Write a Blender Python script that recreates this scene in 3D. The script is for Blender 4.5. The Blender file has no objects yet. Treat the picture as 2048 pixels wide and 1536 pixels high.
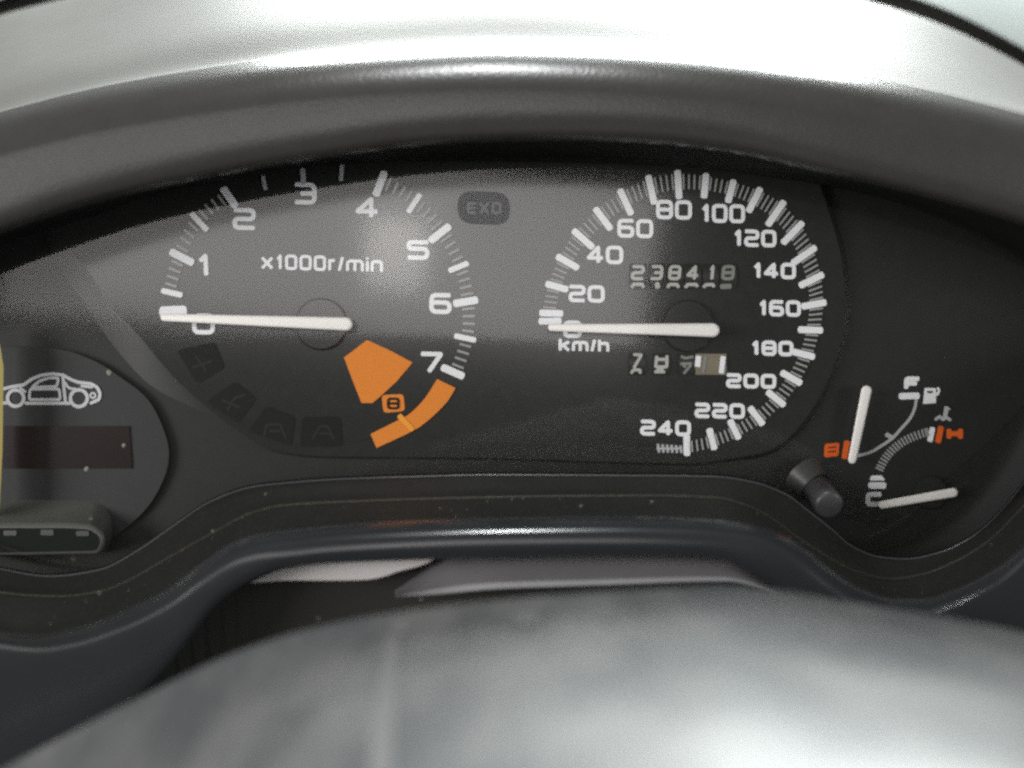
import bpy, math, random
import numpy as np
from mathutils import Matrix, Vector
random.seed(7)
R = math.radians
scene = bpy.context.scene
COL = scene.collection

# ------------------------------------------------------------------ frame of the instrument panel
# The dials lean back: "panel frame" has x right, z up along the dial face, y into the dashboard.
TILT = R(-27)
ORG = Vector((0, 0, 0.85))
M = Matrix.Translation(ORG) @ Matrix.Rotation(TILT, 4, 'X')
S = 0.154e-3            # metres of dial face per photograph pixel
D = 0.32                # camera to dial face

# ------------------------------------------------------------------ camera
cam = bpy.data.cameras.new('camera')
cam_o = bpy.data.objects.new('camera', cam); COL.objects.link(cam_o)
cam_o.matrix_world = M @ Matrix.Translation((0, -D, 0)) @ Matrix.Rotation(R(90), 4, 'X')
cam.sensor_width = 36
cam.lens = 36 * D / (2048 * S)
cam.clip_start = 0.005; cam.clip_end = 50
cam.dof.use_dof = True
cam.dof.focus_distance = D - 0.002
cam.dof.aperture_fstop = cam.lens / 9.0
scene.camera = cam_o

# ------------------------------------------------------------------ light: daylight through the car's windows, plus two added lamps for glint and patch
world = bpy.data.worlds.new('World'); scene.world = world; world.use_nodes = True
bg = world.node_tree.nodes['Background']
bg.inputs[0].default_value = (0.80, 0.86, 0.84, 1); bg.inputs[1].default_value = 0.11

def lamp(name, loc, target, sx, sy, radiance, color):
    l = bpy.data.lights.new(name, 'AREA'); l.shape = 'RECTANGLE'; l.size = sx; l.size_y = sy
    l.energy = radiance * sx * sy * math.pi; l.color = color
    o = bpy.data.objects.new(name, l); COL.objects.link(o)
    p = M @ Vector(loc); t = M @ Vector(target)
    o.location = p; o.rotation_euler = (t - p).to_track_quat('-Z', 'Y').to_euler()
    return o
LIT = dict(screen=58.0, left=14.5, right=7.0, rear=2.8, gap=4.6, glint=900.0)  # last two entries drive the added lamps
lamp('windscreen_daylight', (0.06, 0.48, 0.625), (0.02, -0.02, 0.05), 0.6, 0.40, LIT['screen'], (0.94, 1.0, 0.98))
lamp('glint_lamp', (-0.03, -0.26, 0.9), (0, -0.06, 0), 0.055, 0.04, LIT['glint'], (0.98, 1.0, 1.0))  # small added lamp, makes the glint on hood lip and trim
lamp('left_window_daylight', (-1.15, -0.85, 0.06), (0, 0, 0), 0.7, 0.5, LIT['left'], (1.0, 0.98, 0.96))
lamp('right_window_daylight', (1.25, -0.85, 0.06), (0, 0, 0), 0.7, 0.5, LIT['right'], (0.97, 0.99, 1.0))
lamp('rear_window_daylight', (-0.22, -1.05, 0.205), (-0.03, 0, 0.03), 0.84, 0.26, LIT['rear'], (1.0, 0.965, 0.945))
lamp('patch_lamp', (-0.145, -1.0, 0.19), (-0.03, 0, 0.03), 0.075, 0.09, LIT['gap'], (1.0, 0.97, 0.92))  # small added lamp, makes the bright patch reflected over the dial

vs = scene.view_settings
vs.view_transform = 'Standard'; vs.look = 'None'; vs.exposure = 0; vs.gamma = 1
cy = scene.cycles
cy.use_denoising = False
cy.max_bounces = 8; cy.transparent_max_bounces = 8
cy.pixel_filter_type = 'GAUSSIAN'; cy.filter_width = 2.9
cy.sample_clamp_indirect = 6

# ------------------------------------------------------------------ materials
def mat(name, color, rough=0.5, spec=0.5, bump=0.0, bscale=2500, var=0.0, vscale=60, dust=0.0, dustcol=(0.35, 0.33, 0.27), bdist=0.0003):
    m = bpy.data.materials.new(name); m.use_nodes = True
    nt = m.node_tree; n = nt.nodes; L = nt.links
    b = n['Principled BSDF']
    b.inputs['Roughness'].default_value = rough
    b.inputs['Specular IOR Level'].default_value = spec
    tc = n.new('ShaderNodeTexCoord')
    base = None
    if var > 0:
        nz = n.new('ShaderNodeTexNoise'); nz.inputs['Scale'].default_value = vscale; nz.inputs['Detail'].default_value = 6
        L.new(tc.outputs['Object'], nz.inputs['Vector'])
        mx = n.new('ShaderNodeMix'); mx.data_type = 'RGBA'
        mx.inputs[6].default_value = (*[c * (1 - var) for c in color], 1)
        mx.inputs[7].default_value = (*[min(1, c * (1 + var)) for c in color], 1)
        L.new(nz.outputs['Fac'], mx.inputs[0]); base = mx.outputs[2]
    if dust > 0:
        nz = n.new('ShaderNodeTexNoise'); nz.inputs['Scale'].default_value = 900; nz.inputs['Detail'].default_value = 8; nz.inputs['Roughness'].default_value = 0.75
        L.new(tc.outputs['Object'], nz.inputs['Vector'])
        rp = n.new('ShaderNodeMapRange'); rp.inputs[1].default_value = 0.52; rp.inputs[2].default_value = 0.78; rp.inputs[4].default_value = dust
        L.new(nz.outputs['Fac'], rp.inputs[0])
        mx = n.new('ShaderNodeMix'); mx.data_type = 'RGBA'
        if base is not None: L.new(base, mx.inputs[6])
        else: mx.inputs[6].default_value = (*color, 1)
        mx.inputs[7].default_value = (*dustcol, 1)
        L.new(rp.outputs[0], mx.inputs[0]); base = mx.outputs[2]
    if base is not None: L.new(base, b.inputs['Base Color'])
    else: b.inputs['Base Color'].default_value = (*color, 1)
    if bump > 0:
        nz = n.new('ShaderNodeTexNoise'); nz.inputs['Scale'].default_value = bscale; nz.inputs['Detail'].default_value = 3
        L.new(tc.outputs['Object'], nz.inputs['Vector'])
        bp = n.new('ShaderNodeBump'); bp.inputs['Strength'].default_value = bump; bp.inputs['Distance'].default_value = bdist
        L.new(nz.outputs['Fac'], bp.inputs['Height']); L.new(bp.outputs[0], b.inputs['Normal'])
    return m

MT = {}
MT['dial'] = mat('dial_black', (0.021, 0.021, 0.0195), 0.16, 0.5, var=0.25, vscale=300)
MT['recess'] = mat('panel_recess_black', (0.011, 0.011, 0.0102), 0.5, 0.3, var=0.25, vscale=200)
MT['chamfer'] = mat('chamfer_plastic', (0.055, 0.055, 0.052), 0.4, 0.5, bump=0.15)
MT['pod'] = mat('pod_grey_plastic', (0.012, 0.0125, 0.0135), 0.55, 0.4, bump=0.1, var=0.15, vscale=150)
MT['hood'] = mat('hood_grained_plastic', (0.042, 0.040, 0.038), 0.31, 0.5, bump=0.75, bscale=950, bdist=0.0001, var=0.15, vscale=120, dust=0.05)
MT['hoodtop'] = mat('hood_top_lit_plastic', (0.105, 0.103, 0.096), 0.60, 0.45, bump=0.5, bscale=900, var=0.12, vscale=90, bdist=0.0001)  # hood plastic made paler; daylight on its top is in the colour
MT['underside'] = mat('hood_underside_shaded_plastic', (0.010, 0.010, 0.009), 0.8, 0.15)  # blacker than the hood; the deep shade under it is in the colour
MT['lip'] = mat('satin_black_trim', (0.022, 0.023, 0.025), 0.20, 0.5, bump=0.05, bscale=1800, var=0.15, vscale=80, dust=0.0, bdist=0.0001)
MT['ledge'] = mat('dusty_black_ledge', (0.0075, 0.0075, 0.0065), 0.6, 0.25, var=0.3, vscale=150, dust=0.10, dustcol=(0.16, 0.14, 0.07))
MT['seam'] = mat('seam_gasket', (0.10, 0.098, 0.09), 0.7, 0.2)
MT['slot'] = mat('slot_dark_plastic', (0.030, 0.029, 0.027), 0.7, 0.2)
MT['bead'] = mat('lens_edge_plastic', (0.05, 0.05, 0.055), 0.3, 0.5, var=0.3, vscale=90)  # paler than the tray; the edge's thin highlight is in the colour
MT['oliveedge'] = mat('dusty_ledge_edge', (0.016, 0.015, 0.009), 0.5, 0.4, dust=0.45, dustcol=(0.2, 0.18, 0.09))
MT['print'] = mat('white_dial_print', (0.80, 0.80, 0.82), 0.6, 0.2)
MT['minor'] = mat('grey_dial_print', (0.33, 0.33, 0.33), 0.6, 0.2)
MT['thinprint'] = mat('fine_and_shaded_print', (0.42, 0.43, 0.44), 0.6, 0.2)
MT['carprint'] = mat('pale_grey_print', (0.60, 0.60, 0.62), 0.6, 0.2)
MT['needle'] = mat('ivory_needle_paint', (0.86, 0.83, 0.79), 0.4, 0.4)
MT['orange'] = mat('orange_dial_print', (0.74, 0.23, 0.030), 0.6, 0.2, var=0.08, vscale=900)
MT['amber'] = mat('amber_dial_print', (0.85, 0.33, 0.04), 0.6, 0.2)
MT['redorange'] = mat('red_orange_dial_print', (0.70, 0.115, 0.012), 0.6, 0.2)
MT['window'] = mat('smoked_window', (0.008, 0.008, 0.008), 0.6, 0.15)
MT['capsym'] = mat('capsule_letter', (0.10, 0.10, 0.105), 0.6, 0.2)
MT['symbol'] = mat('unlit_symbol', (0.016, 0.016, 0.016), 0.6, 0.2)
MT['capsule'] = mat('smoked_capsule', (0.010, 0.010, 0.014), 0.7, 0.1)
MT['display'] = mat('dark_red_display', (0.011, 0.003, 0.003), 0.25, 0.4)
MT['wheelblack'] = mat('counter_wheel_black', (0.019, 0.019, 0.018), 0.35, 0.5)
MT['wheeltan'] = mat('counter_wheel_tan', (0.20, 0.17, 0.12), 0.5, 0.3)
MT['digit'] = mat('counter_digit_white', (0.44, 0.43, 0.40), 0.55, 0.3)
MT['digitdim'] = mat('counter_digit_worn', (0.22, 0.22, 0.20), 0.55, 0.3)
MT['knob'] = mat('knob_grey', (0.05, 0.05, 0.052), 0.4, 0.5, bump=0.1)
MT['button'] = mat('button_grey_plastic', (0.12, 0.12, 0.108), 0.35, 0.5, bump=0.15)
MT['buttondark'] = mat('button_black_front', (0.006, 0.008, 0.006), 0.7, 0.1)
MT['yellow'] = mat('yellow_strip_plastic', (0.32, 0.25, 0.04), 0.4, 0.4)
MT['paper'] = mat('pale_card', (0.52, 0.49, 0.48), 0.8, 0.2)
MT['column'] = mat('column_grey_plastic', (0.19, 0.183, 0.19), 0.4, 0.4, bump=0.2, var=0.2, vscale=60)
MT['dashtop'] = mat('dash_top_plastic', (0.30, 0.33, 0.32), 0.6, 0.4, bump=0.4, bscale=1100)
MT['speck'] = mat('dust_white', (0.26, 0.25, 0.21), 0.8, 0.1)

def shroud_mat():
    m = mat('shroud_dusty_plastic', (0.14, 0.142, 0.14), 0.5, 0.45, bump=0.5, bscale=700)
    nt = m.node_tree; n = nt.nodes; L = nt.links; b = n['Principled BSDF']
    tc = n.new('ShaderNodeTexCoord')
    mp = n.new('ShaderNodeMapping'); mp.inputs['Scale'].default_value = (1, 0.7, 0.7)
    L.new(tc.outputs['Object'], mp.inputs[0])
    nz = n.new('ShaderNodeTexNoise'); nz.inputs['Scale'].default_value = 32; nz.inputs['Detail'].default_value = 7; nz.inputs['Roughness'].default_value = 0.62
    L.new(mp.outputs[0], nz.inputs['Vector'])
    r = n.new('ShaderNodeMapRange'); r.inputs[1].default_value = 0.42; r.inputs[2].default_value = 0.72
    L.new(nz.outputs['Fac'], r.inputs[0])
    mx = n.new('ShaderNodeMix'); mx.data_type = 'RGBA'
    mx.inputs[6].default_value = (0.072, 0.074, 0.077, 1); mx.inputs[7].default_value = (0.155, 0.155, 0.152, 1)
    L.new(r.outputs[0], mx.inputs[0]); L.new(mx.outputs[2], b.inputs['Base Color'])
    return m
MT['shroud'] = shroud_mat()
MT['scuff'] = mat('pale_scuff', (0.135, 0.135, 0.135), 0.6, 0.3)

def lens_mat():
    m = bpy.data.materials.new('clear_dusty_lens'); m.use_nodes = True
    nt = m.node_tree; n = nt.nodes; L = nt.links
    for x in list(n):
        if x.type == 'BSDF_PRINCIPLED': n.remove(x)
    out = n['Material Output']
    tr = n.new('ShaderNodeBsdfTransparent')
    gl = n.new('ShaderNodeBsdfGlossy'); gl.inputs['Roughness'].default_value = 0.07; gl.inputs['Color'].default_value = (1, 1, 1, 1)
    df = n.new('ShaderNodeBsdfDiffuse'); df.inputs['Color'].default_value = (0.5, 0.5, 0.45, 1)
    m1 = n.new('ShaderNodeMixShader'); m1.inputs[0].default_value = 0.030
    L.new(tr.outputs[0], m1.inputs[1]); L.new(gl.outputs[0], m1.inputs[2])
    tc = n.new('ShaderNodeTexCoord'); nz = n.new('ShaderNodeTexNoise')
    nz.inputs['Scale'].default_value = 700; nz.inputs['Detail'].default_value = 8; nz.inputs['Roughness'].default_value = 0.8
    L.new(tc.outputs['Object'], nz.inputs['Vector'])
    r = n.new('ShaderNodeMapRange'); r.inputs[1].default_value = 0.35; r.inputs[2].default_value = 0.75; r.inputs[3].default_value = 0.002; r.inputs[4].default_value = 0.009
    L.new(nz.outputs['Fac'], r.inputs[0])
    m2 = n.new('ShaderNodeMixShader'); L.new(r.outputs[0], m2.inputs[0])
    L.new(m1.outputs[0], m2.inputs[1]); L.new(df.outputs[0], m2.inputs[2])
    L.new(m2.outputs[0], out.inputs[0])
    return m
MT['lens'] = lens_mat()

# ------------------------------------------------------------------ helpers
def at(px, py, y=0.0):
    """Survey: a point measured in the photograph, at depth y of the panel frame (metres)."""
    f = (D + y) / D * S
    return Vector(((px - 1024) * f, y, (768 - py) * f))

WLOC = {}
def thing(name, label, cat, loc, group=None, kind=None):
    o = bpy.data.objects.new(name, None); COL.objects.link(o)
    o.empty_display_size = 0.01
    o.location = M @ loc; WLOC[o] = o.location.copy()
    o['label'] = label; o['category'] = cat
    if group: o['group'] = group
    if kind: o['kind'] = kind
    return o

def tag(o, label, cat, group=None):
    o['label'] = label; o['category'] = cat
    if group: o['group'] = group
    return o

def build(name, verts, faces, material, parent=None, smooth=False, kind=None, label=None):
    """verts are in the panel frame; the object's origin goes to the middle of its bounds."""
    w = [M @ Vector(v) for v in verts]
    lo = Vector((min(v[i] for v in w) for i in range(3))); hi = Vector((max(v[i] for v in w) for i in range(3)))
    c = (lo + hi) / 2
    me = bpy.data.meshes.new(name)
    me.from_pydata([v - c for v in w], [], faces); me.update()
    if smooth:
        for p in me.polygons: p.use_smooth = True
    me.materials.append(MT[material] if isinstance(material, str) else material)
    o = bpy.data.objects.new(name, me); COL.objects.link(o)
    WLOC[o] = c.copy()
    if parent is not None:
        o.parent = parent; o.location = c - WLOC[parent]
    else: o.location = c
    if kind: o['kind'] = kind
    if label: o['label'] = label
    return o

def pchip(pts):
    """Smooth shape-preserving curve y(x) through measured points, straight beyond the ends."""
    x = np.array([p[0] for p in pts], float); y = np.array([p[1] for p in pts], float)
    h = np.diff(x); d = np.diff(y) / h; m = np.zeros(len(x))
    m[0], m[-1] = d[0], d[-1]
    for i in range(1, len(x) - 1):
        if d[i-1] * d[i] > 0:
            w1 = 2*h[i] + h[i-1]; w2 = h[i] + 2*h[i-1]
            m[i] = (w1 + w2) / (w1/d[i-1] + w2/d[i])
    def f(t):
        if t <= x[0]: return y[0] + m[0]*(t - x[0])
        if t >= x[-1]: return y[-1] + m[-1]*(t - x[-1])
        i = int(np.searchsorted(x, t) - 1); i = max(0, min(i, len(h)-1))
        s = (t - x[i]) / h[i]
        return ((1+2*s)*(1-s)**2*y[i] + s*(1-s)**2*h[i]*m[i] + s*s*(3-2*s)*y[i+1] + s*s*(s-1)*h[i]*m[i+1])
    return f

def loft(rows, xs):
    """rows: list of (curve, depth) -> verts, faces; one strip of quads between neighbouring rows."""
    V, F = [], []
    n = len(xs)
    for (c, y) in rows:
        for X in xs:
            yy = y(X) if callable(y) else y
            V.append(at(X, c(X), yy))
    for r in range(len(rows) - 1):
        for i in range(n - 1):
            a = r*n + i
            F.append((a, a+1, a+n+1, a+n))
    return V, F

def smooth_rows(rows, xs, sub=4):
    """Catmull-Rom between the rows so a profile turns smoothly."""
    n = len(rows)
    pts = [[at(X, c(X), y(X) if callable(y) else y) for X in xs] for (c, y) in rows]
    out = []
    for r in range(n - 1):
        p0 = pts[max(r-1, 0)]; p1 = pts[r]; p2 = pts[r+1]; p3 = pts[min(r+2, n-1)]
        for k in range(sub):
            t = k / sub
            out.append([0.5*((2*b) + (c-a)*t + (2*a-5*b+4*c-d)*t*t + (3*b-a-3*c+d)*t**3) for a, b, c, d in zip(p0, p1, p2, p3)])
    out.append(pts[-1])
    V = [v for row in out for v in row]; F = []; m = len(xs)
    for r in range(len(out) - 1):
        for i in range(m - 1):
            a = r*m + i; F.append((a, a+1, a+m+1, a+m))
    return V, F

def rounded(points, rad, closed=False, n=4):
    """Round the corners of a polyline (pixels)."""
    P = [Vector((p[0], p[1])) for p in points]; N = len(P); out = []
    for i in range(N):
        if not closed and i in (0, N-1): out.append(P[i]); continue
        a, b, c = P[i-1], P[i], P[(i+1) % N]
        u = (a-b); v = (c-b); r = min(rad, u.length*0.49, v.length*0.49)
        if r < 0.3: out.append(b); continue
        s = b + u.normalized()*r; e = b + v.normalized()*r
        for k in range(n+1):
            t = k/n; out.append(s*(1-t)**2 + b*2*t*(1-t) + e*t*t)
    return [(p.x, p.y) for p in out]

class Ink:
    """Raised print: ribbons and plates collected into one mesh."""
    def __init__(self, y0=0.0, thick=0.00012, depth=None):
        self.V = []; self.F = []; self.y0 = y0; self.t = thick; self.k = 0
        self.depth = depth
    def _y(self, px, py): return self.y0 + (self.depth(px, py) if self.depth else 0)
    def _add(self, pts, lift):
        b = len(self.V)
        for (x, y) in pts: self.V.append(at(x, y, self._y(x, y) - self.t - lift))
        return b
    def stroke(self, pts, w, closed=False, w2=None, caps=True):
        if self.depth:
            q = []
            for a, b in zip(pts[:-1], pts[1:]):
                m = max(1, int(math.hypot(b[0]-a[0], b[1]-a[1])/4))
                q += [(a[0]+(b[0]-a[0])*t/m, a[1]+(b[1]-a[1])*t/m) for t in range(m)]
            pts = q + [pts[-1]] + ([] if not closed else [])
        P = [Vector(p) for p in pts]; N = len(P)
        if w2 is None: w2 = w
        Lf, Rt = [], []
        for i in range(N):
            a = P[i-1] if (i > 0 or closed) else None
            c = P[(i+1) % N] if (i < N-1 or closed) else None
            d1 = (P[i]-a).normalized() if a is not None and (P[i]-a).length > 1e-6 else None
            d2 = (c-P[i]).normalized() if c is not None and (c-P[i]).length > 1e-6 else None
            d = d1 if d2 is None else d2 if d1 is None else (d1+d2)
            if d.length < 1e-3: d = d1
            d = d.normalized(); nrm = Vector((-d.y, d.x))
            sc = 1.0
            if d1 is not None and d2 is not None:
                cs = nrm.dot(Vector((-d1.y, d1.x))); sc = min(1/max(cs, 0.4), 1.6)
            ww = (w + (w2-w)*i/max(N-1, 1)) / 2 * sc
            Lf.append(P[i]+nrm*ww); Rt.append(P[i]-nrm*ww)
        lift0 = self.k * 0.6e-5; self.k += 1
        b = len(self.V)
        for i in range(N):
            for p in (Lf[i], Rt[i]):
                self.V.append(at(p.x, p.y, self._y(p.x, p.y) - self.t - lift0 - i*0.4e-6*8))
        for i in range(N):
            for p in (Lf[i], Rt[i]):
                self.V.append(at(p.x, p.y, self._y(p.x, p.y)))
        m = 2*N; rng = N if closed else N-1
        for i in range(rng):
            j = (i+1) % N
            self.F.append((b+2*i, b+2*j, b+2*j+1, b+2*i+1))
            self.F.append((b+2*i, b+m+2*i, b+m+2*j, b+2*j))
            self.F.append((b+2*i+1, b+2*j+1, b+m+2*j+1, b+m+2*i+1))
        if not closed and caps:
            for (e, q, l, r) in ((0, 1, b, b+1), (N-1, N-2, b+2*N-2, b+2*N-1)):
                d = (P[e]-P[q]).normalized(); nrm = (Vector((Lf[e]) )-Vector(Rt[e]))/2; rr = nrm.length; nn = nrm.normalized()
                ids = [l]
                for s in range(1, 5):
                    a = math.pi*s/5
                    p = P[e] + nn*math.cos(a)*rr + d*math.sin(a)*rr*0.55
                    ids.append(len(self.V)); self.V.append(at(p.x, p.y, self._y(p.x, p.y) - self.t - lift0 - e*0.4e-6*8))
                ids.append(r); self.F.append(tuple(ids))
                base = len(self.V)
                for idx in ids:
                    v = self.V[idx]; self.V.append(Vector((v.x, v.y + self.t + lift0, v.z)))
                for s in range(len(ids)-1): self.F.append((ids[s], base+s, base+s+1, ids[s+1]))
        return self
    def plate(self, pts):
        lift = self.k * 0.6e-5; self.k += 1
        b = self._add(pts, lift); N = len(pts)
        for (x, y) in pts: self.V.append(at(x, y, self._y(x, y)))
        self.F.append(tuple(range(b, b+N)))
        for i in range(N): self.F.append((b+i, b+N+i, b+N+(i+1) % N, b+(i+1) % N))
        return self
    def build(self, name, material, parent, kind=None, label=None):
        return build(name, self.V, self.F, material, parent, kind=kind, label=label)

def disc_pts(cx, cy, r, n=48, ry=None):
    ry = ry or r
    return [(cx + r*math.cos(2*math.pi*i/n), cy + ry*math.sin(2*math.pi*i/n)) for i in range(n)]

# wide square-shouldered dial lettering, drawn as centre lines in a unit box (y up)
G = {
 '0': [([(0,.0),(0,1),(1,1),(1,0)], True)],
 '1': [([(.25,.74),(.72,1),(.72,0)], False)],
 '2': [([(0,1),(1,1),(1,.5),(0,.5),(0,0),(1,0)], False)],
 '3': [([(0,1),(1,1),(1,0),(0,0)], False), ([(.3,.5),(1,.5)], False)],
 '4': [([(1,.27),(0,.27),(.72,1),(.72,0)], False)],
 '5': [([(1,1),(0,1),(0,.58),(1,.58),(1,0),(0,0)], False)],
 '6': [([(1,1),(0,1),(0,0),(1,0),(1,.56),(.1,.56)], False)],
 '7': [([(0,1),(1,1),(.38,0)], False)],
 '8': [([(0,0),(0,1),(1,1),(1,0)], True), ([(.05,.5),(.95,.5)], False)],
 'x': [([(0,.78),(1,0)], False), ([(0,0),(1,.78)], False)],
 'r': [([(0,0),(0,.78)], False), ([(0,.55),(.2,.75),(1,.75)], False)],
 '/': [([(0,0),(1,1)], False)],
 'm': [([(0,0),(0,.76),(1,.76),(1,0)], False), ([(.5,.76),(.5,0)], False)],
 'i': [([(.5,0),(.5,.72)], False), ([(.5,.96),(.5,1.02)], False)],
 'n': [([(0,0),(0,.76),(1,.76),(1,0)], False)],
 'k': [([(0,0),(0,1)], False), ([(0,.35),(1,.78)], False), ([(.35,.45),(1,0)], False)],
 'h': [([(0,0),(0,1)], False), ([(0,.72),(1,.72),(1,0)], False)],
 'E': [([(1,1),(0,1),(0,0),(1,0)], False), ([(0,.5),(.85,.5)], False)],
 'F': [([(0,0),(0,1),(1,1)], False), ([(0,.48),(.8,.48)], False)],
 'C': [([(1,1),(0,1),(0,0),(1,0)], False)],
 'H': [([(0,0),(0,1)], False), ([(1,0),(1,1)], False), ([(0,.5),(1,.5)], False)],
 'X': [([(0,1),(1,0)], False), ([(0,0),(1,1)], False)],
 'O': [([(0,0),(0,1),(1,1),(1,0)], True)],
}
WID = {'1': .62, 'i': .22, '/': .5, 'm': 1.45, 'r': .62}
def write(ink, text, x0, y0, x1, y1, sw, gap=0.12, tilt=0.0, slant=0.0, rad=None):
    """Letter text into the box x0..x1, y0..y1 (pixels); sw is the stroke width."""
    tot = sum(WID.get(c, 1) for c in text) + gap*(len(text)-1)
    u = (x1-x0) / tot; x = x0; h = y1-y0 - sw
    cx = (x0+x1)/2
    for c in text:
        w = WID.get(c, 1)*u - sw
        if c == 'i': w = 0.1
        for (pl, closed) in G[c]:
            pts = []
            for (a, b) in pl:
                X = x + sw/2 + a*w + slant*(b-.5)*h; Y = y1 - sw/2 - b*h
                Y += math.tan(tilt)*(X-cx)
                pts.append((X, Y))
            r = rad if rad is not None else min(h, max(w, 1))*0.30
            if c in '147': r = sw*0.25
            ink.stroke(rounded(pts, r, closed), sw, closed)
        x += (WID.get(c, 1)+gap)*u

XS = [-420 + 40*i for i in range(73)]
XD = [-420 + 14*i for i in range(207)]

# ------------------------------------------------------------------ measured outlines
C_top  = pchip([(-400,360),(0,236),(200,186),(400,150),(600,122),(800,106),(1000,98),(1200,103),(1400,116),(1600,141),(1800,180),(2048,243),(2450,370)])
C_lip  = pchip([(-400,620),(0,462),(200,398),(400,353),(500,334),(700,303),(800,290),(1000,277),(1150,276),(1300,281),(1500,306),(1600,330),(1800,376),(2048,446),(2450,600)])
C_back = pchip([(-400,700),(0,490),(200,428),(300,390),(450,360),(530,343),(605,332),(700,325),(850,322),(1000,323),(1200,326),(1356,332),(1500,348),(1700,380),(1850,425),(2000,495),(2200,620),(2450,800)])
C_rear = pchip([(-400,190),(0,33),(120,2),(500,-110),(1024,-170),(1500,-85),(1700,-6),(1800,22),(1900,58),(2048,133),(2450,400)])
def off(c, d): return lambda X: c(X) + d
def mixc(a, b, t): return lambda X: a(X)*(1-t) + b(X)*t

C0 = pchip([(-400,960),(-150,1090),(0,1138),(100,1153),(200,1140),(270,1105),(350,1050),(420,1004),(506,974),(586,965),(652,960),(818,954),(984,950),(1200,951),(1431,954),(1498,963),(1571,989),(1620,1025),(1663,1059),(1704,1094),(1764,1116),(1811,1119),(1875,1107),(1938,1078),(1985,1040),(2048,965),(2150,800),(2450,500)])
C1 = pchip([(-400,1080),(-150,1150),(0,1185),(59,1191),(117,1193),(205,1182),(264,1158),(322,1124),(381,1091),(439,1059),(498,1028),(569,1011),(718,1003),(900,997),(1100,993),(1298,992),(1431,996),(1498,1013),(1547,1040),(1590,1072),(1653,1113),(1716,1145),(1780,1159),(1843,1150),(1906,1126),(1970,1088),(2048,1012),(2200,840),(2450,600)])
C2 = pchip([(-400,1190),(-150,1255),(0,1275),(73,1281),(146,1270),(220,1246),(293,1214),(352,1179),(410,1135),(469,1098),(519,1082),(600,1072),(652,1066),(818,1056),(984,1050),(1232,1047),(1398,1051),(1498,1062),(1564,1084),(1610,1112),(1660,1152),(1720,1190),(1790,1212),(1850,1211),(1900,1196),(1950,1174),(2000,1144),(2048,1102),(2200,960),(2450,700)])
C3 = pchip([(-400,1720),(0,1560),(200,1450),(300,1365),(350,1312),(380,1275),(430,1212),(490,1167),(560,1138),(650,1127),(850,1119),(1000,1115),(1200,1111),(1380,1112),(1450,1122),(1500,1142),(1550,1178),(1620,1240),(1720,1320),(1850,1370),(2048,1400),(2450,1300)])

# ------------------------------------------------------------------ dashboard: hood over the dials, lower trim
YL = -0.034
hood = thing('dashboard_hood', 'grey grained plastic hood arching over the dials, washed out white on top', 'dashboard', at(1024, 100, -0.02))
V, F = smooth_rows([(off(C_lip, 6), YL+0.004), (C_lip, YL), (off(C_lip, -14), YL-0.0028), (off(C_lip, -46), YL-0.0044)] + [(off(C_top, 88-90*math.sin(R(a))), YL-0.0048+0.0125*(1-math.cos(R(a)))) for a in (0, 14, 28, 42, 56, 68)] + [(off(C_top, -3), YL+0.0062), (off(C_top, -12), YL+0.0118)], XS, 5)
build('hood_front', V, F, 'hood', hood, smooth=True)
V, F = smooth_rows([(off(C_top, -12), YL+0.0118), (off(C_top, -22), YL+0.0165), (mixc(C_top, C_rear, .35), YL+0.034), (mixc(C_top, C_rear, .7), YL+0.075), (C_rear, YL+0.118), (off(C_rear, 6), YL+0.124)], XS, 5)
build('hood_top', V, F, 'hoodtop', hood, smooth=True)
V, F = loft([(off(C_lip, 6), YL+0.004), (mixc(C_lip, C_back, .5), YL*0.5), (C_back, -0.002), (off(C_back, -60), 0.02)], XS)
build('hood_underside', V, F, 'underside', hood, smooth=True)
V, F = loft([(off(C_rear, 6), YL+0.126), (off(C_rear, 12), YL+0.150), (off(C_rear, -36), YL+0.155), (off(C_rear, -36), YL+0.140)], XS)
build('rear_seam', V, F, 'seam', hood, smooth=False)
V, F = loft([(off(C_rear, -30), YL+0.150), (off(C_rear, -44), YL+0.153), (off(C_rear, -140), YL+0.22), (off(C_rear, -330), YL+0.45)], XS)
dash = build('dash_top', V, F, 'dashtop', None, smooth=True)
tag(dash, 'pale sunlit dashboard top showing beyond the curved hood seam', 'dashboard')

trim = thing('lower_trim', 'black satin dashboard trim curving in waves below the dials', 'dashboard trim', at(1024, 1060, -0.03))
V, F = loft([(off(C0, -6), -0.001), (C0, -0.012), (off(C0, 3), -0.0135), (mixc(C0, C1, .55), -0.0165), (C1, -0.026)], XD)
build('inner_tray', V, F, 'ledge', trim, smooth=True)
V, F = smooth_rows([(off(C0, -3), -0.0119), (off(C0, -1.5), -0.0128), (off(C0, 1), -0.0131), (off(C0, 2.5), -0.0125)], XD, 2)
build('lens_edge', V, F, 'bead', trim, smooth=True)
V, F = smooth_rows([(off(C1, -3.5), -0.0252), (off(C1, -2), -0.0264), (off(C1, 1), -0.0267), (off(C1, 3), -0.0262)], XD, 2)
build('ledge_edge', V, F, 'oliveedge', trim, smooth=True)
V, F = loft([(off(C1, 0.5), -0.0262), (off(C1, 7), -0.0285), (mixc(C1, C2, .55), -0.034), (off(C2, -14), -0.0399)], XD)
build('ledge', V, F, 'ledge', trim, smooth=True)
V, F = smooth_rows([(off(C2, -14.5), -0.0400), (off(C2, -7), -0.0428), (off(C2, 3), -0.0451), (off(C2, 15), -0.0468), (off(C2, 30), -0.0476), (mixc(C2, C3, .72), -0.0478), (off(C3, -3), -0.0470), (C3, -0.0445), (off(C3, -6), -0.030)], XD, 4)
build('outer_lip', V, F, 'lip', trim, smooth=True)

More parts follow.
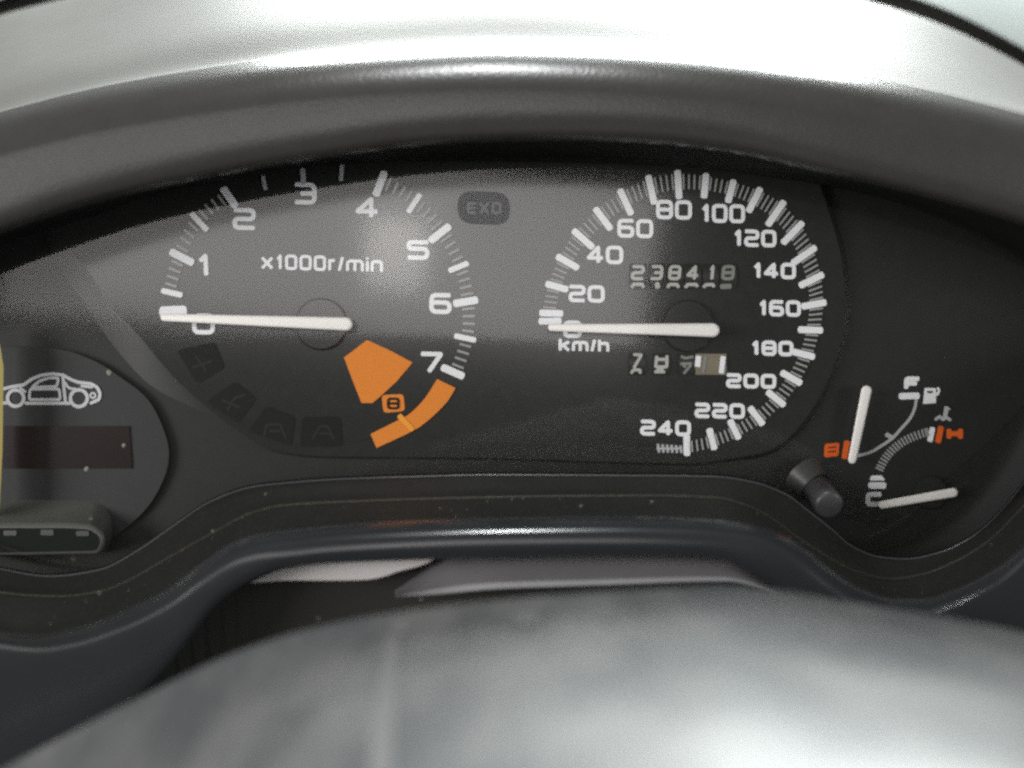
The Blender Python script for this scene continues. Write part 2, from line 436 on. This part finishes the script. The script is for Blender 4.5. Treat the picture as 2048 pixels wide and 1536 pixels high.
# ------------------------------------------------------------------ instrument cluster: face plates, lens, knob, capsule
cl = thing('instrument_cluster', 'black instrument cluster plate under a hazy clear lens', 'instrument cluster', at(1024, 768, 0.004))
xs2 = [-420, 1024, 2450]
V, F = loft([(off(C_back, -50), 0.0045), (lambda X: 1320, 0.0045)], XS)
build('face_plate', V, F, 'recess', cl)

inner = [(96,330),(110,440),(140,500),(181,548),(219,611),(273,666),(342,748),(410,812),(460,850),(513,885),(564,903),(640,912),(800,914),(1000,916),(1350,926),(1450,918),(1545,898),(1612,836),(1662,745),(1688,640),(1683,520),(1650,400),(1600,260)]
outer = [(60,330),(90,470),(127,548),(170,608),(226,690),(300,770),(392,818),(414,826),(463,856),(515,890),(565,908),(640,916),(800,918),(1000,920),(1350,931),(1452,924),(1550,905),(1620,842),(1672,748),(1699,640),(1694,520),(1660,400),(1608,260)]
def dense(pl, n=5):
    out = []
    P = [Vector(p) for p in pl]
    for i in range(len(P)-1):
        p0, p1, p2, p3 = P[max(i-1,0)], P[i], P[i+1], P[min(i+2, len(P)-1)]
        for k in range(n):
            t = k/n
            q = 0.5*((2*p1)+(p2-p0)*t+(2*p0-5*p1+4*p2-p3)*t*t+(3*p1-p0-3*p2+p3)*t**3)
            out.append((q.x, q.y))
    out.append(pl[-1]); return out
di, do = dense(inner), dense(outer)
build('dial_plate', [at(x, y, 0.0006) for x, y in di], [tuple(range(len(di)))], 'dial', cl)
n = len(di)
build('plate_chamfer', [at(x, y, 0.0006) for x, y in di] + [at(x, y, 0.0043) for x, y in do], [(i, i+1, n+i+1, n+i) for i in range(n-1) if di[i][0] < 1450], 'chamfer', cl, smooth=True)  # left part paler than the right; the light it catches is painted in
build('plate_chamfer', [at(x, y, 0.0006) for x, y in di] + [at(x, y, 0.0043) for x, y in do], [(i, i+1, n+i+1, n+i) for i in range(n-1) if di[i][0] >= 1450], 'dial', cl, smooth=True)

V, F = smooth_rows([(off(C_back, -8), -0.0150), (mixc(C_back, C0, .35), -0.0155), (mixc(C_back, C0, .7), -0.0155), (off(C0, 1), -0.0122)], XS, 4)
build('clear_lens', V, F, 'lens', cl, smooth=True)

cap = Ink(0.0004, 0.0003)
cpts = rounded([(915,381),(1020,385),(1020,450),(915,446)], 34, True, 8)
cap.plate(cpts)
c_o = cap.build('indicator_capsule', 'capsule', cl, label='dark oval indicator window')
k = Ink(0.0001, 0.00008); write(k, 'EXO', 934, 404, 1003, 428, 5, gap=.25)
k.build('lettering', 'capsym', c_o)

# trip reset knob: stem reaching out through the panel
def tube(p0, p1, r0, r1, n=28, dome=True):
    p0 = Vector(p0); p1 = Vector(p1); ax = (p1-p0).normalized()
    u = ax.cross(Vector((0, 0, 1))).normalized(); v = ax.cross(u)
    prof = [(0, r0), (0.02, r0), (0.93, r1)] + ([(0.97, r1*0.93), (0.99, r1*0.75), (1.0, 0.0001)] if dome else [(1, r1)])
    V = []; F = []
    for (t, r) in prof:
        for i in range(n):
            a = 2*math.pi*i/n
            V.append(p0 + (p1-p0)*t + (u*math.cos(a) + v*math.sin(a))*r)
    for s in range(len(prof)-1):
        for i in range(n):
            j = (i+1) % n; F.append((s*n+i, s*n+j, (s+1)*n+j, (s+1)*n+i))
    return V, F
V, F = tube(at(1628, 972, 0.002), at(1660, 1012, -0.013), 0.0044, 0.0043)
kn = build('trip_reset_knob', V, F, 'knob', cl, smooth=True, label='grey round push knob')
V, F = tube(at(1606, 950, 0.0045), at(1630, 974, 0.0005), 0.0068, 0.0052, dome=False)
build('collar', V, F, 'chamfer', kn, smooth=True)

V = [at(-30,655,-0.010), at(0,690,-0.010), at(7,735,-0.010), at(5,900,-0.010), at(-1,1015,-0.010), at(-30,1030,-0.010)]
V2 = [at(x, y, -0.006) for x, y in ((-34,655),(-3,690),(4,735),(2,900),(-4,1015),(-34,1030))]
build('edge_strip', V+V2, [tuple(range(6))] + [(i, 6+i, 6+(i+1) % 6, (i+1) % 6) for i in range(6)], 'yellow', cl, label='yellow strip at the edge of the lens')

# ------------------------------------------------------------------ needles
def needle(name, tip, end, w_tip, w_end, y, material, parent, h=0.0016):
    """Tapered bar with a crowned top and rounded ends."""
    a = Vector(tip); b = Vector(end); d = (b-a).normalized(); nn = Vector((-d.y, d.x))
    a = a + d*w_tip*.5; b = b - d*w_end*.5
    out = []
    for s in range(9):
        t = math.pi/2 + math.pi*s/8
        out.append(a + (d*math.cos(t) + nn*math.sin(t))*w_tip/2)
    for s in range(9):
        t = -math.pi/2 + math.pi*s/8
        out.append(b + (d*math.cos(t) + nn*math.sin(t))*w_end/2)
    V = []; m = len(out); cx = (a+b)/2
    for (f, dy) in ((1.0, 0), (1.0, -h*.6), (0.86, -h*.92), (0.55, -h)):
        for i, p in enumerate(out):
            q = a if i < 9 else b
            pp = q + (p-q)*f
            V.append(at(pp.x, pp.y, y+dy))
    F = []
    for s in range(3):
        for i in range(m):
            j = (i+1) % m; F.append((s*m+i, s*m+j, (s+1)*m+j, (s+1)*m+i))
    F.append(tuple(range(3*m, 4*m)))
    return build(name, V, F, material, parent, smooth=True)

def hub(name, cx, cy, r, y0, y1, material, parent, n=48):
    V = []; F = []
    prof = [(r, y0), (r, y1+0.0005), (r*.94, y1), (0.5, y1)]
    for (rr, y) in prof:
        for (x, z) in disc_pts(0, 0, rr, n):
            V.append(at(cx, cy, y) + Vector((x*S, 0, -z*S)))
    for s in range(len(prof)-1):
        for i in range(n):
            j = (i+1) % n; F.append((s*n+i, s*n+j, (s+1)*n+j, (s+1)*n+i))
    return build(name, V, F, material, parent, smooth=False)

def tick(parent, o, i, w, material='print', w2=None, label=None):
    k = Ink(0.0002, 0.00012); k.stroke([o, i], w, w2=w2 or w)
    return k.build('tick_mark', material, parent, label=label)

def minors(parent, majors, nsub, w, fi=.18, material='minor', name='minor_ticks', skip=(), fo=0.06):
    """Fine ticks between neighbouring major ticks, joined."""
    k = Ink(0.00025, 0.0001)
    for s in range(len(majors)-1):
        if s in skip: continue
        (o1, i1), (o2, i2) = majors[s], majors[s+1]
        for q in range(1, nsub):
            t = q/nsub
            o = Vector(o1)*(1-t)+Vector(o2)*t; i = Vector(i1)*(1-t)+Vector(i2)*t
            bulge = (o-i).normalized()*((Vector(o1)-Vector(o2)).length**2/8/300)*4*t*(1-t)
            o += bulge; i += bulge
            e = o + (i-o)*(1-fi); o = o + (i-o)*fo
            k.stroke([tuple(o), tuple(e)], w, caps=False)
    return k.build(name, material, parent, kind='stuff')

# ------------------------------------------------------------------ tachometer
ta = thing('tachometer', 'large round rev counter with orange red zone and needle at zero', 'tachometer', at(640, 640, 0.0))
k = Ink(0.0005, 0.0001); k.plate(disc_pts(638, 628, 268, 64)); k.build('dial_face', 'dial', ta)
T = [((324,624),(368,622)), ((325,581.5),(362,590)), ((343,504),(384,525)), ((383.5,428),(413,459)), ((447,378),(470,411)), ((526,353),(531,378)), ((605,339),(607,366)), ((684,331),(682,360)),
     ((768.5,346),(752,389)), ((839.5,390),(817.5,423)), ((897.5,453),(862,481)), ((934.5,527),(899.5,541)), ((952.5,600),(910,607)), ((949.5,680),(911,672)), ((925,752),(886,735))]
for idx, (o, i) in enumerate(T):
    big = idx % 2 == 0
    w = 15 if big else 11
    if idx == 0: w = 22
    if idx in (5, 6, 7): w = 8 if idx != 6 else 10
    tick(ta, o, i, w, 'thinprint' if idx in (5, 6, 7) else 'print')  # ticks under the hood go grey: its shade is in their colour
minors(ta, T, 5, 4.6, fi=.30, skip=(0, 4, 5, 6, 7), fo=0.1)
for (c, x, y, w, h) in (('0',407,648,46,42), ('1',407,530,30,46), ('2',488.5,438,47,44), ('3',610.5,387,46,44), ('4',734,415,47,43), ('5',836,500,46,40), ('6',881,607,45,42), ('7',863,725,47,43)):
    k = Ink(0.0002, 0.00012); write(k, c, x-w/2, y-h/2, x+w/2, y+h/2, 9.0, tilt=0.02, slant=-0.05 if c in '1' else 0)
    k.build('numeral', 'print', ta)
k = Ink(0.0002, 0.00012); write(k, 'x1000r/min', 522, 511, 766, 542, 6.2, gap=.16, tilt=0.03)
k.build('lettering', 'print', ta, label='x1000r/min lettering')
k = Ink(0.0002, 0.00012)
k.plate([(734,680),(780,701),(825,725),(793,763),(765,789),(745,806),(723,806),(704,758),(688,715)])
k.build('orange_arrow', 'orange', ta)
outp = dense([(911,776),(892,806),(857,840),(825,862),(753,896)], 6); inp = dense([(874,758),(850,796),(821,826),(797,840),(741,868)], 6)
V = []; F = []; n = len(outp)
for lst, y in ((outp, 0.0), (inp, 0.0), (outp, 0.0005), (inp, 0.0005)):
    V += [at(x, yy, y) for x, yy in lst]
for i in range(n-1):
    F += [(i, i+1, n+i+1, n+i), (i, 2*n+i, 2*n+i+1, i+1), (n+i, n+i+1, 3*n+i+1, 3*n+i)]
F += [(0, n, 3*n, 2*n), (n-1, 3*n-1, 4*n-1, 2*n-1)]
build('red_zone', V, F, 'orange', ta, label='orange band from seven to past eight')
k = Ink(-0.0001, 0.00012); k.stroke([(799,832),(824,859)], 11); k.build('tick_mark', 'amber', ta, label='amber tick at eight')
k = Ink(0.0002, 0.00012); k.plate(rounded([(763,790),(807,788),(810,822),(767,826)], 8, True)); pl8 = k.build('numeral_plate', 'orange', ta, label='orange plate with a dark figure eight')
k = Ink(0.0000, 0.0001); write(k, '8', 774, 795, 799, 819, 5, rad=5); k.build('numeral', 'window', pl8)

wins = [[(354,700),(430,684),(450,735),(394,768)], [(470,762),(513,797),(476,846),(413,804)], [(533,812),(590,833),(583,893),(497,862)], [(606,833),(681,833),(685,893),(600,893)]]
icons = [
 [[(392,712),(412,742)],[(385,735),(424,722)]],
 [[(445,800),(480,815)],[(455,820),(470,795),(490,790)]],
 [[(528,872),(533,850),(560,848),(572,876)],[(540,862),(560,862)]],
 [[(625,878),(640,852),(655,852),(668,878)],[(640,866),(660,868)]],
]
for wp, ic in zip(wins, icons):
    k = Ink(0.00045, 0.0003); k.plate(rounded(wp, 9, True)); wo = k.build('warning_window', 'window', ta)
    k = Ink(0.00012, 0.00006)
    for pl in ic: k.stroke(rounded(pl, 5), 5)
    k.build('symbol', 'symbol', wo)
hub('needle_boss', 642, 648, 52, 0.0003, -0.0014, 'dial', ta)
needle('needle', (321,634.5), (705,648.5), 15, 27, -0.0045, 'needle', ta)

# ------------------------------------------------------------------ speedometer
sp = thing('speedometer', 'round speedometer to 240 km/h with mechanical mileage counters and needle at zero', 'speedometer', at(1370, 640, 0.0))
k = Ink(0.0005, 0.0001); k.plate(disc_pts(1365, 627, 276, 64)); k.build('dial_face', 'dial', sp)
def c3(x, y): return (1040+x/3.103, 320+y/3.103)
def c4(x, y): return (1040+x/3.103, 600+y/3.103)
SPD = [(c4(125,132),c4(248,130)), (c4(130,80),c4(258,84)), (c3(168,770),c3(290,803)), (c3(235,600),c3(355,668)), (c3(335,440),c3(448,540)), (c3(470,305),c3(560,425)), (c3(622,190),c3(688,332)), (c3(797,104),c3(832,265)), (c3(978,72),c3(987,232)), (c3(1154,92),c3(1142,228)), (c3(1325,132),c3(1292,256)), (c3(1490,180),c3(1420,316)), (c3(1636,262),c3(1540,400)), (c3(1750,392),c3(1635,512)), (c3(1830,545),c3(1696,638)), (c3(1876,712),c3(1742,778)), (c3(1892,884),c3(1757,908)), (c4(1870,188),c4(1735,184)), (c4(1820,352),c4(1700,322)), (c4(1740,515),c4(1628,452)), (c4(1636,650),c4(1540,572)), (c4(1504,768),c4(1430,672)), (c4(1355,855),c4(1306,752)), (c4(1205,920),c4(1176,806)), (c4(1036,958),c4(1034,846))]
for (o, i) in SPD: tick(sp, o, i, 13.5)
minors(sp, SPD, 5, 3.5, fi=.30, skip=(0,), fo=0.08)
k = Ink(0.00025, 0.0001)
for q in range(6):
    x = 1316 + q*9; k.stroke([(x, 888+q*.6), (x+2, 905+q*.2)], 5, caps=False)
k.stroke([(1313, 897), (1364, 897)], 4, caps=False)
k.build('end_ticks', 'thinprint', sp, kind='stuff')
for (t, x0, x1, y0, y1) in (('20',1137,1209.5,570,605), ('40',1173,1246.5,491,528), ('60',1234.5,1306.5,438,476), ('80',1312,1384,400,439), ('100',1401,1490,408,446), ('120',1466,1553,459,494), ('140',1505,1592,525,558), ('160',1516,1602,600,633), ('180',1501,1587,681,712), ('200',1452,1552.5,747,777), ('220',1389,1490,806,837), ('240',1280,1382,840,872)):
    k = Ink(0.0002, 0.00012); write(k, t, x0, y0, x1, y1, 7.7, gap=.10, tilt=0.02)
    k.build('numeral', 'print', sp)
k = Ink(0.0002, 0.00012); write(k, '0', 1126, 641, 1164, 676, 8.5); k.build('numeral', 'print', sp)
k = Ink(0.0002, 0.00012); write(k, 'km/h', 1117, 677, 1219, 704, 6.6, gap=.14, tilt=0.02); k.build('lettering', 'print', sp, label='km/h lettering')

RW = 58.0
def wheel_depth(cyy):
    def f(px, py):
        v = max(-40, min(40, py-cyy))
        return -(math.sqrt(RW*RW - v*v) - math.sqrt(RW*RW - 26*26)) * S * 0.9
    return f
def wheel(parent, x0, x1, cyy, half, material):
    dep = wheel_depth(cyy); V = []; F = []
    ns = 9
    for i in range(ns):
        py = cyy - half + 2*half*i/(ns-1)
        for x in (x0, x1): V.append(at(x, py, 0.0004 + dep(x, py)))
    for i in range(ns-1): F.append((2*i, 2*i+1, 2*i+3, 2*i+2))
    return build('digit_wheel', V, F, material, parent, smooth=True)
def oc(x, y): return (1230+x/5.69, 500+y/5.69)
odo = [
 (165, 360, '2', [[(192,424),(212,390),(310,390),(322,424)]], 'digit'),
 (385, 570, '3', [[(480,380),(486,427)]], 'digit'),
 (590, 775, '8', [[(600,424),(618,392),(708,392),(720,424)]], 'digit'),
 (795, 980, '4', [[(802,422),(830,392),(925,392),(934,414)]], 'digit'),
 (1000, 1180, '1', [[(1010,420),(1036,394),(1115,394),(1124,416)]], 'digit'),
 (1195, 1385, '8', [[(1210,416),(1312,412)]], 'digitdim'),
]
def deviate(poly): return [oc(x, y) for x, y in poly]
for (a, b, main, frag, mt) in odo:
    w = wheel(sp, oc(a, 0)[0], oc(b, 0)[0], 553, 26, 'wheelblack')
    k = Ink(0.0003, 0.00008, wheel_depth(553))
    x0, x1 = oc(a+18, 0)[0], oc(b-22, 0)[0]
    write(k, main, x0 + (9 if main == '1' else 0), 530, x1 - (4 if main == '1' else 0), 560.5, 6.4, slant=0.10)
    for pl in frag: k.stroke(rounded(deviate(pl), 2), 6.8 if len(pl) > 2 else 10)
    k.build('digit', mt, w)
trip = [
 (165, 345, [[(215,1190),(302,1193),(218,1335)]], [[(185,1398),(215,1362),(284,1366),(286,1400)]], 'digit', 'wheelblack', 6.2),
 (435, 620, [[(475,1212),(463,1330),(588,1330),(592,1205)],[(475,1245),(590,1245)]], [[(455,1386),(562,1386)],[(480,1365),(545,1360)]], 'digit', 'wheelblack', 6.2),
 (725, 905, [[(755,1212),(800,1232),(885,1216)],[(750,1295),(868,1292)],[(760,1290),(800,1330)]], [[(862,1310),(785,1404)]], 'digitdim', 'wheelblack', 5.5),
]
for (a, b, main, frag, mt, wm, sw) in trip:
    w = wheel(sp, oc(a, 0)[0], oc(b, 0)[0], 728.5, 22, wm)
    k = Ink(0.0003, 0.00008, wheel_depth(728.5))
    for pl in main + frag: k.stroke(rounded(deviate(pl), 2), sw)
    k.build('digit', mt, w)
w = wheel(sp, oc(915, 0)[0], oc(1268, 0)[0], 728.5, 21, 'wheeltan'); w['label'] = 'tan last wheel of the trip counter'
k = Ink(0.0003, 0.00008, wheel_depth(728.5))
k.stroke([oc(950,1205), oc(938,1330)], 11, caps=False); k.stroke([oc(1232,1208), oc(1208,1405)], 10.5, caps=False)
k.build('digit', 'print', w)
k = Ink(0.0003, 0.00006, wheel_depth(728.5)); k.stroke([oc(1030,1208), oc(1000,1395)], 7, caps=False)
k.build('worn_mark', 'digitdim', w)
hub('needle_boss', 1376, 652, 52, 0.0003, -0.0014, 'dial', sp)
needle('needle', (1096,655), (1439,660.5), 14, 28, -0.0045, 'needle', sp)

# ------------------------------------------------------------------ fuel gauge
fu = thing('fuel_gauge', 'small fuel gauge with white upright needle and orange E mark', 'fuel gauge', at(1735, 850, 0.0))
YF = 0.0042
def pk(): return Ink(YF, 0.00012)
k = pk(); write(k, 'F', 1808, 753, 1841, 780, 9); k.build('letter', 'print', fu)
k = pk(); k.stroke([(1801,792.5),(1836,791.5)], 13); k.build('tick_mark', 'print', fu, label='white full mark')
k = pk(); k.stroke(dense([(1833,796),(1829,818),(1819,838),(1799,861),(1784,877),(1756,896),(1737,906),(1713,912)], 4), 6); k.build('scale_arc', 'thinprint', fu)
k = pk(); k.stroke([(1786,876),(1773,869)], 9); k.build('tick_mark', 'thinprint', fu, label='grey half mark')
k = pk(); k.plate(rounded([(1649,888),(1679,885),(1677,912),(1648,915)], 5, True)); eo = k.build('letter_plate', 'redorange', fu, label='orange E')
k = Ink(YF-0.00015, 0.00006); k.stroke([(1657,895.5),(1671,894)], 2.4); k.stroke([(1657,904),(1671,902.5)], 2.4); k.build('letter', 'window', eo)
k = pk(); k.stroke([(1694,884),(1689,915)], 12); k.build('tick_mark', 'redorange', fu, label='orange empty mark')
k = pk(); k.plate([(1849,776),(1872,776),(1872,806),(1846,808)]); k.stroke([(1874,790),(1878,782),(1876,776)], 5)
po = k.build('pump_symbol', 'print', fu)
k = Ink(YF-0.00014, 0.00006); k.stroke([(1855,784),(1865,784)], 4); k.build('pump_window', 'dial', po)
needle('needle', (1703,927.5), (1735,771), 17, 21, 0.0005, 'needle', fu, h=0.0014)

# ------------------------------------------------------------------ temperature gauge
te = thing('temperature_gauge', 'small temperature gauge with white lying needle and orange H mark', 'temperature gauge', at(1830, 940, 0.0))
k = pk(); k.stroke([(1865,857),(1860,881)], 11); k.build('tick_mark', 'print', te, label='white hot mark')
k = pk(); k.stroke([(1882,855),(1876,883)], 12); k.build('tick_mark', 'redorange', te, label='orange hot mark')
k = pk(); write(k, 'H', 1893, 855, 1926, 880, 10); k.build('letter', 'redorange', te)
k = pk()
arc = dense([(1856,864),(1825,874),(1795,891),(1772,915),(1757,942)], 5)
for i in range(len(arc)-1):
    a = Vector(arc[i]); b = Vector(arc[min(i+1, len(arc)-1)]); d = (b-a).normalized(); nn = Vector((-d.y, d.x))
    if i % 1 == 0: k.stroke([tuple(a+nn*8.5), tuple(a-nn*8.5)], 3.6, caps=False)
k.build('minor_ticks', 'minor', te, kind='stuff')
k = pk(); k.plate(rounded([(1742,951),(1764,951),(1771,961),(1739,961)], 4, True)); k.build('tick_mark', 'print', te)
k = pk(); k.stroke([(1740,971),(1769,971)], 13); k.build('tick_mark', 'print', te)
k = pk(); write(k, 'C', 1731, 984, 1765, 1013, 9.5); k.build('letter', 'print', te)
k = pk(); k.stroke([(1893,815),(1890,834)], 9); k.stroke([(1871,839),(1879,833),(1886,839),(1893,835),(1901,840)], 6); k.stroke([(1893,818),(1900,818)], 4); k.build('thermometer_symbol', 'thinprint', te)
hub('needle_boss', 1862, 985, 34, 0.004, 0.002, 'recess', te)
needle('needle', (1757,1011), (1916,983.5), 16, 19, 0.0005, 'needle', te, h=0.0014)

# ------------------------------------------------------------------ warning display pod
wd = thing('warning_display', 'round grey pod with white car outline above a dark display window', 'warning display', at(120, 880, 0.0))
pod = dense([(-260,830),(-180,740),(-60,698),(101,697),(180,718),(237,752),(298,802),(333,877),(336,928),(318,978),(288,1022),(235,1068),(170,1098),(60,1112),(-100,1100),(-230,1020),(-270,920),(-260,830)], 6)[:-1]
k = Ink(0.0044, 0.0022); k.plate(pod); k.build('pod_face', 'pod', wd)
def c6(x, y): return (x/2.955, 640+y/2.955)
YP = 0.0021
k = Ink(YP, 0.00012)
def cs(pl, w=5.2, closed=False, rad=4): k.stroke(rounded([c6(*p) for p in pl], rad, closed), w+1.2, closed)
cs([(-60,430),(0,412),(60,396),(140,384),(185,350),(245,326),(312,318),(372,325),(415,350),(460,368),(540,377),(575,398),(592,435),(585,470),(535,492)])
cs([(150,492),(412,492)]); cs([(-40,490),(40,490)])
cs([(188,398),(235,360),(292,342),(346,342),(336,392)], 4.2, True); cs([(178,408),(350,408),(356,470),(172,470)], 4.2, True)
cs([(372,335),(386,480)], 5); cs([(384,368),(405,402),(445,408)], 4); cs([(480,390),(545,398)], 4)
k.stroke([c6(x, y) for x, y in disc_pts(92, 462, 48, 24)], 7, True); k.stroke([c6(x, y) for x, y in disc_pts(466, 462, 50, 24)], 7, True)
k.stroke([c6(x, y) for x, y in disc_pts(549, 446, 15, 14)], 4, True)
cs([(118,402),(150,425)], 4)
k.build('car_symbol', 'carprint', wd)
k = Ink(0.0023, 0.0006); k.plate([(-60,852),(258,852),(264,937),(-60,937)]); k.build('display_window', 'display', wd)
# button bar standing out below the display
back = rounded([(-120,1000),(150,1000),(200,1006),(222,1030),(226,1072),(214,1106),(-120,1112)], 22, False, 6)
front = rounded([(-120,1046),(140,1046),(188,1050),(208,1066),(211,1084),(202,1106),(-120,1112)], 18, False, 6)
face = rounded([(-120,1056),(136,1056),(180,1059),(198,1071),(201,1086),(193,1102),(-120,1108)], 16, False, 6)
nb = len(back); ya, yb = 0.0022, -0.0085
V = [at(x, y, ya) for x, y in back] + [at(x, y-2, yb+0.0015) for x, y in front] + [at(x, y+1, yb) for x, y in front] + [at(x, y, yb-0.0004) for x, y in face]
F = []
for q in range(3):
    for i in range(nb-1): F.append((q*nb+i, q*nb+i+1, (q+1)*nb+i+1, (q+1)*nb+i))
bt = build('button', V, F, 'button', wd, smooth=True, label='wide grey push button with rounded end')
build('button_front', [at(x, y, yb-0.0003) for x, y in face], [tuple(range(nb))], 'buttondark', bt)
k = Ink(yb-0.0004, 0.00015)
for (x, y, w, h) in ((20,1066,26,10), (94,1065,26,11), (165,1067,26,10)):
    k.plate(rounded([(x-w/2,y-h/2),(x+w/2,y-h/2),(x+w/2,y+h/2),(x-w/2,y+h/2)], 3, True))
k.build('legend_marks', 'knob', bt)

# ------------------------------------------------------------------ in the gap under the trim, and the steering column shroud
EDGE = pchip([(-500,1760),(-100,1588),(40,1518),(190,1440),(300,1385),(400,1335),(520,1287),(650,1250),(850,1216),(1100,1191),(1300,1178),(1450,1172),(1550,1180),(1700,1206),(1850,1228),(2048,1266),(2500,1425)])
sh = thing('steering_column_shroud', 'dusty grey steering column shroud, out of focus in front of the cluster', 'steering column shroud', at(1024, 1300, -0.10))
SHD = pchip([(-60,-0.088),(0,-0.099),(28,-0.107),(110,-0.126),(260,-0.158),(430,-0.180),(700,-0.200)])
def shroud_y(o): return lambda X: SHD(o) + 0.034*min(1, max(0, o)/260)*(1024-X)/1024
V, F = smooth_rows([(off(EDGE, 80), -0.080), (off(EDGE, 16), -0.090)] + [(off(EDGE, o), shroud_y(o)) for o in (0, 28, 110, 260, 430, 700)], XS, 5)
build('upper_shell', V, F, 'shroud', sh, smooth=True)

inn = [(500,1200),(640,1170),(800,1160),(845,1138),(900,1122),(1000,1112),(1200,1100),(1420,1100),(1480,1120),(1500,1200)]
E2 = pchip([(700,1215),(790,1186),(820,1166),(850,1142),(880,1120),(920,1100),(1000,1092),(1450,1092),(1560,1150)])
E3 = pchip([(700,1216),(790,1193),(850,1190),(1000,1177),(1200,1170),(1450,1162),(1560,1185)])
V, F = smooth_rows([(off(E2, -14), -0.022), (E2, -0.030), (mixc(E2, E3, .45), -0.040), (E3, -0.0475)], [790+12*i for i in range(66)], 4)
colm = build('steering_column', V, F, 'column', None, smooth=True)
tag(colm, 'grey steering column cover seen through the slot below the trim', 'steering column')
pp = dense([(500,1166),(560,1140),(650,1124),(750,1118),(865,1112),(850,1128),(800,1142),(745,1158),(660,1161),(570,1161),(510,1166)], 4)[:-1]
k = Ink(-0.036, 0.0004); k.plate(pp); pa = k.build('paper_card', 'paper', None)
tag(pa, 'pale curved card tucked in the slot under the trim', 'card')
XSLOT = [200+30*i for i in range(50)]
V, F = loft([(off(C3, -14), -0.028), (lambda X: 1420, -0.020)], XSLOT)
build('slot_back', V, F, 'slot', trim)
def on_shroud(x, y): return at(x, y, shroud_y(max(0, y-EDGE(x)))(x) - 0.0005)
k_v = []; k_f = []
def scuff(pl):
    b = len(k_v)
    for x, y in pl: k_v.append(on_shroud(x, y))
    for q in range(len(pl)//2 - 1): k_f.append((b+2*q, b+2*q+1, b+2*q+3, b+2*q+2))
scuff([(790,1238),(812,1238),(783,1252),(820,1252),(786,1266),(817,1266)])
scuff([(776,1270),(800,1270),(764,1330),(796,1330),(752,1400),(792,1400),(744,1470),(786,1470),(738,1560),(782,1560)])
scuff([(1030,1222),(1070,1220),(1022,1236),(1080,1234),(1034,1250),(1072,1248)])
scuff([(1205,1204),(1224,1203),(1203,1240),(1222,1240)])
build('scuff_marks', k_v, k_f, 'scuff', sh, smooth=True)

# ------------------------------------------------------------------ dust flecks lying on lens and ledge
V = []; F = []
def fleck(x, y, r, dep):
    b = len(V); nseg = 7
    for i in range(nseg):
        a = 2*math.pi*i/nseg; rr = r*(0.75+0.5*random.random())
        V.append(at(x+rr*math.cos(a), y+rr*math.sin(a), dep))
    V.append(at(x, y, dep-0.0003)); c = len(V)-1
    for i in range(nseg): F.append((b+i, b+(i+1) % nseg, c))
for (x, y, r) in ((218,745,6),(247,891,4.5),(173,938,4.5),(1386,873,0.1)): fleck(x, y, r, -0.017)
for (x, y, r) in ((182,1037,5),(199,1186,5),(171,1203,2.5),(531,988,4),(1304,1003,4),(1162,1012,4),(1024,999,3),(842,1199,5),(637,1237,4),(425,1062,4),(147,1118,4)): fleck(x, y, r*0.5, -0.032 if y < 1100 else -0.05)
for q in range(30):
    x = random.uniform(-10, 2050); t = random.random()
    fleck(x, C1(x)+(C2(x)-C1(x))*t*0.7, random.uniform(0.6, 1.3), -0.030-0.009*t)
df = build('dust', V, F, 'speck', None, kind='stuff')
tag(df, 'pale dust flecks on the lens and lower ledge', 'dust')
